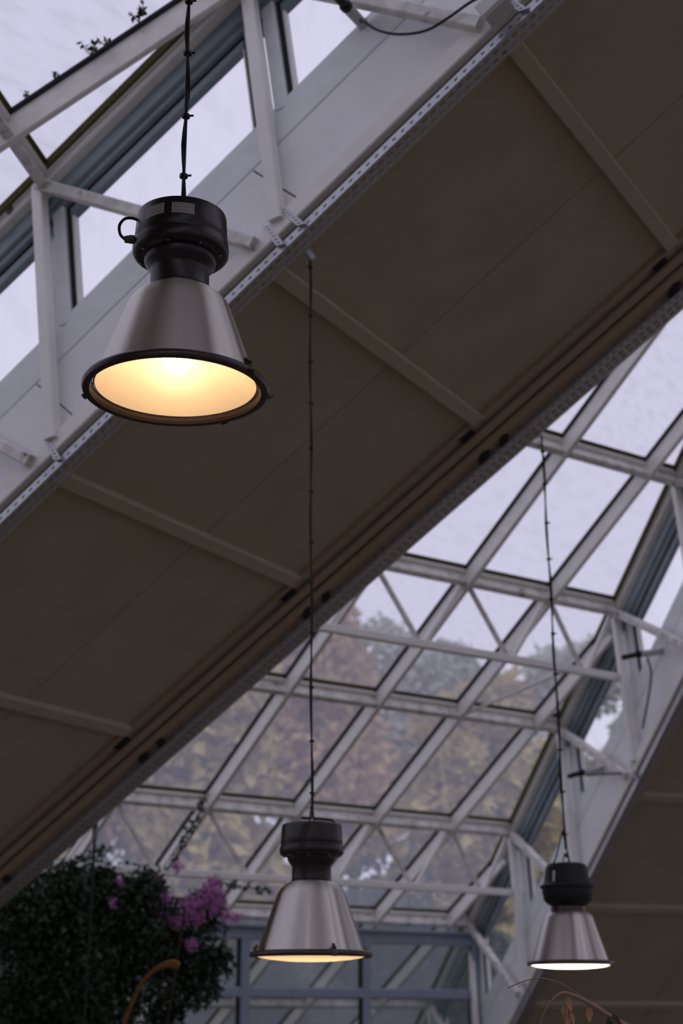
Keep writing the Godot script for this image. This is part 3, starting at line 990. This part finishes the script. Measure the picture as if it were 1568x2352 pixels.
func build_fittings() -> void:
	var a := AZ_MID
	var rl := rail(a, 3.6, 11.0, false, "pale perforated steel rail along the upper edge of the dark strip")
	for s in [[7.64, 0.08], [6.41, 0.08], [6.30, 0.10], [5.19, 0.10], [8.86, 0.08]]:
		strap(rl, a, s[0], s[1])
	rail(a, 3.6, 13.0, true, "dark perforated steel rail along the lower edge of the dark strip")
	var r2 := rail(AZ_FAR, 5.5, 13.0, false, "thin perforated steel rail by the strip at the right edge")
	for s in [8.72, 9.85, 11.2]:
		strap(r2, AZ_FAR, s, 0.08)
	# window openers: a black rod end, a grey motor tube, a bracket on the sill
	for e in [[a, 6.016, 0.688, "grey window opener at the top beside the bright pane", 0.0, 0.30], [AZ_FAR, 8.257, 0.509, "upper grey and black window opener at the right edge", -0.07, 0.38], [AZ_FAR, 9.475, 0.555, "lower grey and black window opener above the right lamp", -0.07, 0.35]]:
		var az: float = e[0]
		var p := bp(az, e[1], -1.29, e[2])
		var inn := -azd(az + 90.0)
		var o := thing("window_opener", e[3], "window opener", p, "window opening motors")
		var L: float = e[5]
		var dn := Vector3.UP * float(e[4])
		tube(o, "motor_tube", [inn * 0.03, inn * (L * 0.66) + dn * 0.5], [0.026], M.grey_plastic, 14)
		tube(o, "rod_end", [inn * (L * 0.64) + dn * 0.48, inn * L + dn], [0.021], M.black_matt, 12)
		tube(o, "collar", [inn * (L * 0.60) + dn * 0.45, inn * (L * 0.68) + dn * 0.5], [0.029], M.black_matt, 14)
		bar(o, "bracket", Vector3.ZERO - Vector3.UP * 0.035, inn * 0.05 + Vector3.UP * 0.02, azd(az), 0.05, 0.012, M.steel)
		bar(o, "spring", -azd(az) * 0.02 - Vector3.UP * 0.03, -azd(az) * 0.07 - Vector3.UP * 0.05, inn, 0.03, 0.03, M.black_matt, 0.3)
	# supply lines of the openers
	var c1 := thing("electric_cable", "black cable sagging from the window opener to the white box", "cable", bp(a, 5.99, -1.36, 0.62))
	var o1 := c1.position
	var path := []
	for q in [[5.985, -1.40, 0.62], [5.953, -1.45, 0.57], [5.864, -1.46, 0.42], [5.753, -1.465, 0.283], [5.623, -1.465, 0.17], [5.516, -1.465, 0.125], [5.409, -1.465, 0.095], [5.346, -1.465, 0.062], [5.325, -1.47, 0.02], [5.318, -1.47, 0.008]]:
		path.append(bp(a, q[0], q[1], q[2]) - o1)
	tube(c1, "sheath", smooth_path(path, 4), [0.0065], M.cable)
	var path2 := []
	for q in [[5.300, -1.47, 0.02], [5.292, -1.47, 0.03], [5.26, -1.47, 0.03], [5.20, -1.47, 0.05], [5.12, -1.47, 0.07], [5.02, -1.47, 0.12]]:
		path2.append(bp(a, q[0], q[1], q[2]) - o1)
	tube(c1, "sheath", smooth_path(path2, 4), [0.0065], M.cable)
	var jb := thing("junction_box", "small white junction box on the wall beam at the top", "junction box", bp(a, 5.29, -1.475, -0.055))
	var st := begin()
	add_bar(st, -sloped(a) * 0.062, sloped(a) * 0.062, azd(a + 90.0), 0.10, 0.09, 0.14)
	put(jb, "body", st.commit(), M.box)
	bar(jb, "lid_screw", Vector3(0, -0.046, 0), Vector3(0, -0.049, 0), Vector3.RIGHT, 0.01, 0.01, M.steel)
	for q in [[[8.257, 0.509], [8.15, 0.20], [8.35, -0.03], "upper thin cable hanging on the window wall at the right"], [[9.475, 0.555], [9.15, 0.25], [8.76, -0.05], "lower thin cable curving to the rail at the right"]]:
		var p0 := bp(AZ_FAR, q[0][0] - 0.03, -1.48, q[0][1] - 0.08)
		var cc := thing("electric_cable", q[3], "cable", p0)
		tube(cc, "sheath", smooth_path([Vector3.ZERO, bp(AZ_FAR, q[1][0], -1.49, q[1][1]) - p0, bp(AZ_FAR, q[2][0], -1.49, q[2][1]) - p0], 8), [0.008], M.cable)

func build_lamps() -> void:
	# nearest lamp, lit
	rng.seed = 5
	var l1 := bell_lamp("large lit aluminium pendant lamp glowing orange at the upper left", Vector3(-0.443, 3.183, -3.772), 0.0, false)
	bulb(l1, 0.165, Color(1.0, 0.82, 0.615), 6.0, 0.0085, Color(1.0, 0.80, 0.58))
	top_hook(l1, 0.528)
	cable_part(l1, Vector3(0.0, 0.575, 0), Vector3(-0.012, 1.84, 0.0), 0.0048, 0.19, 0.004)
	for ang in [2.05, 0.12, 4.5 - PI * 0.25]:
		clip(l1, ang + PI, false)
	clip(l1, -0.12, true)
	sticker(l1, 2.33, 1.85, 0.468, 0.500, 0.003, 11)
	sticker(l1, 1.68, 1.19, 0.470, 0.502, -0.002, 12)
	# gland and cable loop on its left side
	var gl := put(l1.get_node("housing"), "cable_gland", lathe(prof([[0.0005, 0.0], [0.011, 0.0], [0.012, 0.006], [0.012, 0.014], [0.0105, 0.016], [0.0105, 0.022], [0.009, 0.027], [0.0005, 0.028]]), 12), M.gland)
	gl.position = Vector3(-0.122, 0.432, 0.045)
	gl.rotation = Vector3(0, 0, PI / 2)
	tube(l1, "supply_loop", smooth_path([Vector3(-0.148, 0.432, 0.045), Vector3(-0.162, 0.448, 0.045), Vector3(-0.165, 0.475, 0.045), Vector3(-0.152, 0.496, 0.043), Vector3(-0.132, 0.500, 0.040), Vector3(-0.112, 0.492, 0.040)], 6), [0.0042], M.cable)
	# middle lamp, lit
	var l2 := bell_lamp("lit aluminium pendant lamp with orange rim in the lower middle", Vector3(-0.123, 1.828, -6.41), 0.9, true)
	bulb(l2, 0.20, Color(1.0, 0.82, 0.615), 6.0, 0.0085, Color(1.0, 0.80, 0.58))
	top_hook(l2, 0.528)
	cable_part(l2, Vector3(0.0, 0.575, 0), Basis(Vector3.UP, -0.9) * Vector3(-0.021, 3.10, 0.12), 0.0042, 0.21, 0.0)
	for k in 4:
		clip(l2, 0.5 + PI * 0.5 * k, k % 2 == 0)
	tube(l2, "supply_loop", smooth_path([Vector3(-0.005, 0.60, 0.0), Vector3(-0.012, 0.56, 0.012), Vector3(-0.05, 0.545, 0.03), Vector3(-0.09, 0.543, 0.02)], 5), [0.0055], M.cable)
	tube(l2, "supply_loop", smooth_path([Vector3(-0.01, 0.548, 0.02), Vector3(0.05, 0.55, 0.03), Vector3(0.083, 0.545, 0.045), Vector3(0.09, 0.525, 0.05)], 5), [0.0055], M.cable)
	var g2 := put(l2.get_node("housing"), "cable_gland", lathe(prof([[0.0005, 0.0], [0.013, 0.0], [0.013, 0.014], [0.010, 0.024], [0.0005, 0.025]]), 12), M.box)
	g2.position = Vector3(0.118, 0.49, -0.02)
	g2.rotation = Vector3(0, 0, -PI / 2)
	# right lamp, of another make: rounded housing, straighter cone
	var l3 := thing("pendant_lamp", "silver pendant lamp with white glow at the lower right", "lamp", Vector3(1.243, 1.842, -8.64), "industrial pendant lamps")
	var cone := [[0.208, 0.040], [0.134, 0.272], [0.127, 0.284], [0.113, 0.294], [0.096, 0.298]]
	put(l3, "shade", lathe(prof(cone), 128), M.alu)
	var inner := []
	for p in cone:
		inner.append(Vector2(p[0] - 0.004, p[1] - 0.002))
	inner.reverse()
	inner.insert(0, Vector2(0.03, 0.294))
	put(l3, "reflector", lathe(inner, 96), M.reflector)
	put(l3, "rim", lathe(prof([[0.206, 0.044], [0.222, 0.044], [0.232, 0.038], [0.235, 0.030], [0.233, 0.022], [0.226, 0.019], [0.214, 0.022], [0.206, 0.040]]), 128), M.rim)
	put(l3, "glass", lathe(prof([[0.0005, 0.002], [0.10, 0.005], [0.17, 0.011], [0.20, 0.017], [0.226, 0.026]]), 96), M.frost)
	put(l3, "collar", lathe(prof([[0.07, 0.296], [0.094, 0.297], [0.093, 0.330], [0.07, 0.334]]), 64), M.rim)
	put(l3, "housing", lathe(prof([[0.06, 0.332], [0.095, 0.334], [0.112, 0.344], [0.129, 0.362], [0.137, 0.400], [0.139, 0.425], [0.149, 0.430], [0.150, 0.440], [0.139, 0.446], [0.127, 0.458], [0.122, 0.490], [0.114, 0.535], [0.106, 0.553], [0.092, 0.561], [0.0005, 0.564]]), 96), M.black_matt)
	var fin := begin()
	add_bar(fin, Vector3(-0.085, 0.455, 0.092), Vector3(-0.080, 0.515, 0.085), Vector3.RIGHT, 0.014, 0.012)
	put(l3, "catch", fin.commit(), M.grey_plastic)
	bulb(l3, 0.20, Color(1.0, 0.93, 0.90), 6.0, 0.22, Color(1.0, 0.90, 0.86))
	top_hook(l3, 0.564)
	cable_part(l3, Vector3(0.0, 0.64, 0), Vector3(-0.034, 3.09, 0.02), 0.0052, 0.24, 0.0)
	for s in [[-0.075, 0.0], [0.02, 0.01]]:
		tube(l3, "wire_stay", smooth_path([Vector3(s[0], 0.563, s[1]), Vector3(s[0] * 0.75, 0.59, s[1]), Vector3(-0.012, 0.74, 0)], 5), [0.0045], M.cable)
	# a further cable whose lamp hangs below the picture
	var hc := thing("hanging_cable", "long dark cable hanging at the left in front of the climber", "cable", Vector3(-1.64, 2.74, -10.32))
	tube(hc, "sheath", [Vector3.ZERO, Vector3(-0.01, -1.2, 0), Vector3(-0.015, -2.2, 0)], [0.009], M.cable)
	var hk := begin()
	add_bar(hk, Vector3(0, 0.10, 0), Vector3(0, -0.03, 0), Vector3.RIGHT, 0.035, 0.03)
	put(hc, "hook", hk.commit(), M.steel)
	# the fixing of the middle lamp's cable on the rail
	var sh := thing("rail_shackle", "small shiny shackle fixing the middle cable to the rail", "shackle", bp(AZ_MID, 6.37, -1.20, -0.125))
	var s1 := begin()
	add_bar(s1, Vector3(-0.015, 0.03, 0), Vector3(0.015, -0.015, 0), Vector3.RIGHT, 0.035, 0.02, 0.3)
	put(sh, "bolt", s1.commit(), M.galv)
	var s3 := begin()
	add_bar(s3, Vector3(-0.035, 0.03, 0), Vector3(-0.015, -0.05, 0), Vector3.RIGHT, 0.010, 0.010)
	put(sh, "pin", s3.commit(), M.steel)

func build_plants() -> void:
	rng.seed = 21
	var o := thing("climbing_plant", "dark leafy climber with pink flowers hanging at the lower left", "climber", Vector3(-1.8, 0.0, -12.5))
	var off := o.position
	var blobs := [[Vector3(-2.276, 2.298, -11.88), 0.361], [Vector3(-1.965, 2.412, -12.159), 0.303], [Vector3(-1.656, 2.328, -12.397), 0.342], [Vector3(-2.177, 1.924, -12.004), 0.459], [Vector3(-1.793, 1.971, -12.515), 0.479], [Vector3(-1.347, 2.213, -12.751), 0.316], [Vector3(-1.242, 1.913, -12.85), 0.281], [Vector3(-2.374, 1.613, -12.107), 0.393], [Vector3(-1.998, 1.582, -12.222), 0.364], [Vector3(-1.405, 1.614, -12.844), 0.15], [Vector3(-1.11, 2.453, -12.777), 0.16], [Vector3(-1.012, 2.054, -13.014), 0.13], [Vector3(-1.553, 2.556, -12.322), 0.18], [Vector3(-1.88, 2.60, -12.187), 0.153], [Vector3(-2.097, 2.56, -11.89), 0.198], [Vector3(-2.397, 2.378, -11.643), 0.29], [Vector3(-2.2, 1.2, -12.2), 0.5], [Vector3(-1.7, 1.1, -12.5), 0.45]]
	var st := begin()
	for bl in blobs:
		var c: Vector3 = bl[0]
		var rad: float = bl[1]
		for k in int(3200.0 * rad * rad / 0.16 * 0.75) + 120:
			var p: Vector3 = c + rnd_dir() * rad * pow(rng.randf(), 0.4) * Vector3(1.05, 1.0, 0.8)
			add_leaf(st, p - off, rnd_dir() - Vector3.UP * 0.7, rnd_dir(), rng.randf_range(0.035, 0.07), rng.randf_range(0.025, 0.045))
	var fo := put(o, "foliage", st.commit(), M.leaf)
	fo.set_meta("kind", "stuff")
	var shoots := [[Vector3(-2.242, 2.60, -12.3), Vector3(-2.05, 2.755, -12.3), Vector3(-1.95, 2.84, -12.3), Vector3(-1.86, 2.86, -12.3)], [Vector3(-1.375, 2.70, -12.677), Vector3(-1.305, 2.923, -12.622), Vector3(-1.216, 3.058, -12.577), Vector3(-1.146, 3.192, -12.533), Vector3(-1.117, 3.293, -12.5)], [Vector3(-1.853, 2.70, -12.6), Vector3(-1.641, 2.75, -12.6), Vector3(-1.428, 2.74, -12.6)], [Vector3(-1.075, 2.65, -12.688), Vector3(-0.792, 2.60, -12.727), Vector3(-0.58, 2.571, -12.738)], [Vector3(-1.146, 2.117, -12.888), Vector3(-1.11, 1.95, -12.943), Vector3(-1.04, 1.815, -12.988), Vector3(-1.004, 1.748, -13.01)], [Vector3(-2.136, 2.80, -12.5), Vector3(-1.888, 2.82, -12.5)], [Vector3(-1.0, 2.45, -12.9), Vector3(-0.95, 2.25, -12.95), Vector3(-1.0, 2.05, -12.95), Vector3(-0.92, 1.9, -12.95)]]
	for s in shoots:
		var local := []
		for p in s:
			local.append(p - off)
		var path := smooth_path(local, 6)
		tube(o, "shoot", path, [0.006], M.stem, 5)
		var sl := begin()
		for p in path:
			for k in 4:
				add_leaf(sl, p + rnd_dir() * 0.03, rnd_dir() - Vector3.UP * 0.5, rnd_dir(), rng.randf_range(0.03, 0.06), rng.randf_range(0.02, 0.04))
		var lv := put(o, "leaves", sl.commit(), M.leaf)
		lv.set_meta("kind", "stuff")
	for k in 6:
		var x := rng.randf_range(-2.4, -1.4)
		tube(o, "stem", smooth_path([Vector3(x, 0.0, -12.3) - off, Vector3(x + rng.randf_range(-0.2, 0.2), 0.9, -12.3) - off, Vector3(x + rng.randf_range(-0.2, 0.2), 1.7, -12.3) - off, Vector3(x + 0.2, 2.4, -12.3) - off], 6), [0.02, 0.016, 0.01], M.stem, 6)
	var fl := [[-1.04, 2.523, -12.333, 0.103], [-0.989, 2.556, -12.322, 0.075], [-0.972, 2.442, -12.359, 0.068], [-1.126, 2.442, -12.359, 0.096], [-1.211, 2.442, -12.359, 0.062], [-1.382, 2.491, -12.343, 0.075], [-1.451, 2.474, -12.349, 0.048], [-1.194, 2.377, -12.381, 0.048], [-1.006, 2.393, -12.375, 0.041], [-1.126, 2.328, -12.397, 0.048], [-0.903, 2.344, -12.392, 0.055], [-1.417, 2.328, -12.397, 0.055], [-1.263, 2.302, -12.405, 0.068], [-1.331, 2.312, -12.402, 0.048], [-0.818, 2.335, -12.395, 0.034], [-1.177, 2.133, -12.461, 0.048], [-1.434, 2.614, -12.302, 0.041], [-1.28, 2.718, -12.268, 0.041], [-1.964, 2.523, -12.0, 0.027], [-1.707, 2.572, -12.1, 0.027], [-1.742, 2.426, -12.0, 0.027], [-1.023, 2.588, -12.311, 0.062], [-0.955, 2.507, -12.338, 0.048]]
	for q in fl:
		var s2 := begin()
		var rad: float = q[3]
		for k in int(150.0 * rad / 0.1) + 10:
			var p := rnd_dir() * rad * 1.25 * pow(rng.randf(), 0.6)
			add_leaf(s2, p, rnd_dir(), rnd_dir(), rng.randf_range(0.016, 0.03), rng.randf_range(0.014, 0.022))
		var f := put(o, "flower_cluster", s2.commit(), M.flower)
		f.position = Vector3(q[0], q[1], q[2]) - off
		f.set_meta("kind", "stuff")
	# arching yellow stem in front of the climber
	var ar := thing("arching_stem", "yellow orange stem arching in front of the dark climber", "stem", Vector3(-1.47, 0.0, -10.1))
	var ap := []
	for p in [Vector3(-1.47, 0.0, -10.1), Vector3(-1.45, 0.9, -10.1), Vector3(-1.392, 1.379, -10.078), Vector3(-1.352, 1.554, -10.02), Vector3(-1.298, 1.688, -9.976), Vector3(-1.23, 1.811, -9.935), Vector3(-1.149, 1.881, -9.912), Vector3(-1.067, 1.909, -9.903), Vector3(-1.008, 1.895, -9.906)]:
		ap.append(p - ar.position)
	var sp := smooth_path(ap, 5)
	var rr := []
	for i in sp.size():
		var fr := float(i) / (sp.size() - 1)
		rr.append(0.012 + 0.018 * smoothstep(0.72, 0.95, fr) - 0.010 * smoothstep(0.95, 1.0, fr))
	tube(ar, "stalk", sp, rr, M.straw, 10)
	# dry twig low at the right
	rng.seed = 33
	var tw := thing("dry_twig", "thin brown dry twig with withered leaves at the bottom right", "twig", Vector3(1.018, 1.493, -4.88))
	var t0 := tw.position
	var main := [Vector3(1.06, 0.0, -4.95), Vector3(1.10, 0.9, -4.92), Vector3(1.018, 1.493, -4.88), Vector3(0.913, 1.549, -4.861), Vector3(0.834, 1.586, -4.849), Vector3(0.756, 1.633, -4.834), Vector3(0.696, 1.661, -4.824), Vector3(0.664, 1.666, -4.822), Vector3(0.635, 1.647, -4.829), Vector3(0.611, 1.611, -4.841), Vector3(0.598, 1.568, -4.855), Vector3(0.592, 1.493, -4.88)]
	var loc := []
	for p in main:
		loc.append(p - t0)
	var mp := smooth_path(loc, 5)
	var mr := []
	for i in mp.size():
		mr.append(lerpf(0.0075, 0.0016, clampf((float(i) / mp.size() - 0.45) / 0.35, 0.0, 1.0)))
	tube(tw, "stem", mp, mr, M.twig, 7)
	for q in [[[Vector3(0.742, 1.644, -4.83), Vector3(0.703, 1.67, -4.821), Vector3(0.651, 1.697, -4.812), Vector3(0.598, 1.709, -4.808), Vector3(0.552, 1.701, -4.811), Vector3(0.513, 1.686, -4.816), Vector3(0.5, 1.68, -4.818)], 0.0016], [[Vector3(0.683, 1.662, -4.824), Vector3(0.674, 1.643, -4.83), Vector3(0.673, 1.593, -4.847), Vector3(0.677, 1.518, -4.871)], 0.0022], [[Vector3(0.745, 1.64, -4.831), Vector3(0.746, 1.628, -4.834)], 0.0016]]:
		var l2 := []
		for p in q[0]:
			l2.append(p - t0)
		tube(tw, "side_shoot", smooth_path(l2, 5), [q[1]], M.twig, 6)
	for q in [[0.681, 1.66, 0.045, 0.020], [0.672, 1.635, 0.04, 0.022], [0.674, 1.612, 0.045, 0.024], [0.678, 1.60, 0.05, 0.02], [0.690, 1.612, 0.035, 0.015], [0.676, 1.575, 0.06, 0.026], [0.746, 1.630, 0.045, 0.024], [0.688, 1.57, 0.05, 0.02]]:
		var ls := begin()
		add_ovate(ls, Vector3(rng.randf_range(-0.25, 0.3), -1.0, rng.randf_range(-0.3, 0.3)), Vector3(rng.randf_range(-0.5, 0.5), 0.1, 1.0), q[2] * 1.1, q[3], rng.randf_range(-0.2, 0.25))
		var lf := put(tw, "withered_leaf", ls.commit(), M.dry_leaf)
		lf.position = Vector3(q[0], q[1], -4.836) - t0
	for q in [[0.805, 1.598, 1.0], [0.822, 1.592, -0.6], [0.815, 1.585, 0.2]]:
		var ls := begin()
		add_ovate(ls, Vector3(q[2], -0.5, 0.4), Vector3(0.2, 0.3, 1.0), 0.04, 0.032, 0.5)
		var lf := put(tw, "green_leaf", ls.commit(), M.weed)
		lf.position = Vector3(q[0], q[1], -4.84) - t0
	# weeds on the outside of the left glass roof
	var nu_left := bp(AZ_MID, 9.085, -1.35, 1.640)
	var wd := sloped(AZ_MID - 20.2)
	var wb := azd(AZ_MID - 20.2 + 90.0)
	for q in [["brown weed tuft on the mossy bar, the topmost one", -2.15, 0.10, true, 51], ["brown weed tuft on the mossy bar left of the cable", -1.95, 0.06, true, 52], ["thin green weed shoot standing on the mossy bar", -1.87, 0.09, false, 53], ["tiny green weed at the lower end of the mossy bar", -1.50, 0.05, false, 54], ["tiny weed sprout in the middle of the mossy bar", -1.666, 0.05, false, 55]]:
		weed(q[0], nu_left + wb * -1.025 + wd * float(q[1]) + Vector3.UP * 0.03, q[2], q[3], q[4], -wb * 0.8 + Vector3.UP * 0.3 - wd * 0.3)
	weed("dry brown seed clump on the beam at the left edge", Vector3(-1.675, 5.50, -6.87), 0.06, true, 56, -Vector3.UP)

func build_outside() -> void:
	# rising ground beyond the far bay
	var st := begin()
	var dirv := azd(-4.0)
	var side := azd(86.0)
	var nx := 24
	var nz := 10
	rng.seed = 60
	var grid := []
	for i in nx + 1:
		var col := []
		for j in nz + 1:
			var d := 22.0 + 70.0 * j / nz
			var s := lerpf(-75.0, 75.0, float(i) / nx)
			var h := (d - 22.0) * 0.13 + rng.randf_range(-0.3, 0.3) - 0.4
			var p := dirv * d + side * s
			col.append(Vector3(p.x, h, p.z))
		grid.append(col)
	for i in nx:
		for j in nz:
			var a: Vector3 = grid[i][j]
			var b: Vector3 = grid[i + 1][j]
			var c: Vector3 = grid[i + 1][j + 1]
			var d: Vector3 = grid[i][j + 1]
			out_quad(st, a, b, c, d, a - Vector3.UP * 50.0)
	var hill := put(self, "hillside", st.commit(), M.hill)
	hill.set_meta("label", "hazy grassy slope outside behind the lower panes")
	hill.set_meta("category", "hillside")
	hill.set_meta("kind", "structure")
	var spots := [[-18, 46, 10.0, 1], [-12.5, 34, 7.6, 0], [-9.0, 50, 11.0, 2], [-5.0, 35, 8.2, 0], [-1.5, 52, 12.5, 2], [5.2, 38, 8.0, 0], [4.0, 58, 11.0, 1], [10.5, 43, 7.0, 1], [12.0, 60, 9.0, 1], [17.0, 44, 8.0, 0], [-12.5, 64, 12.0, 1], [0.4, 66, 13.0, 1], [8.6, 70, 12.0, 1]]
	var words := ["yellowish", "green", "rusty brown"]
	var place := ["at the far left end", "first behind the climber", "second behind the climber", "left of the middle lamp", "behind the middle lamp", "just right of the middle lamp", "between the two lower lamps", "left of the right lamp", "behind the right lamp", "at the far right end", "far back behind the climber", "far back beside the middle lamp", "far back between the lower lamps"]
	for i in spots.size():
		var q: Array = spots[i]
		var p := azd(q[0]) * float(q[1])
		tree("blurred %s tree outside the glass, %s" % [words[q[3]], place[i]], Vector3(p.x, (float(q[1]) * cos(deg_to_rad(q[0] + 4.0)) - 22.0) * 0.13 - 0.6, p.z), q[2], float(q[2]) * 0.30, q[3], 100 + i)
	var where := ["far left behind the climber", "left behind the climber", "behind the pink flowers", "left of the middle lamp", "behind the middle lamp", "right of the middle lamp", "below the right lamp", "right behind the window wall"]
	for i in 8:
		var p := azd(-14.5 + 3.9 * i) * (20.5 + 1.2 * (i % 2) + (3.0 if i > 4 else 0.0))
		shrub("dark green shrub outside the window screen, %s" % where[i], Vector3(p.x, -0.1, p.z), 2.7 + 0.35 * ((i * 5) % 3), 1.38, 200 + i)
	var pb := azd(-8.4) * 29.0
	shrub("tall green bush outside, behind the climber's left shoots", Vector3(pb.x, 0.2, pb.z), 4.6, 3.2, 230)
	pb = azd(1.6) * 29.0
	shrub("tall green bush outside, just right of the middle lamp's neck", Vector3(pb.x, 0.2, pb.z), 4.6, 3.2, 231)
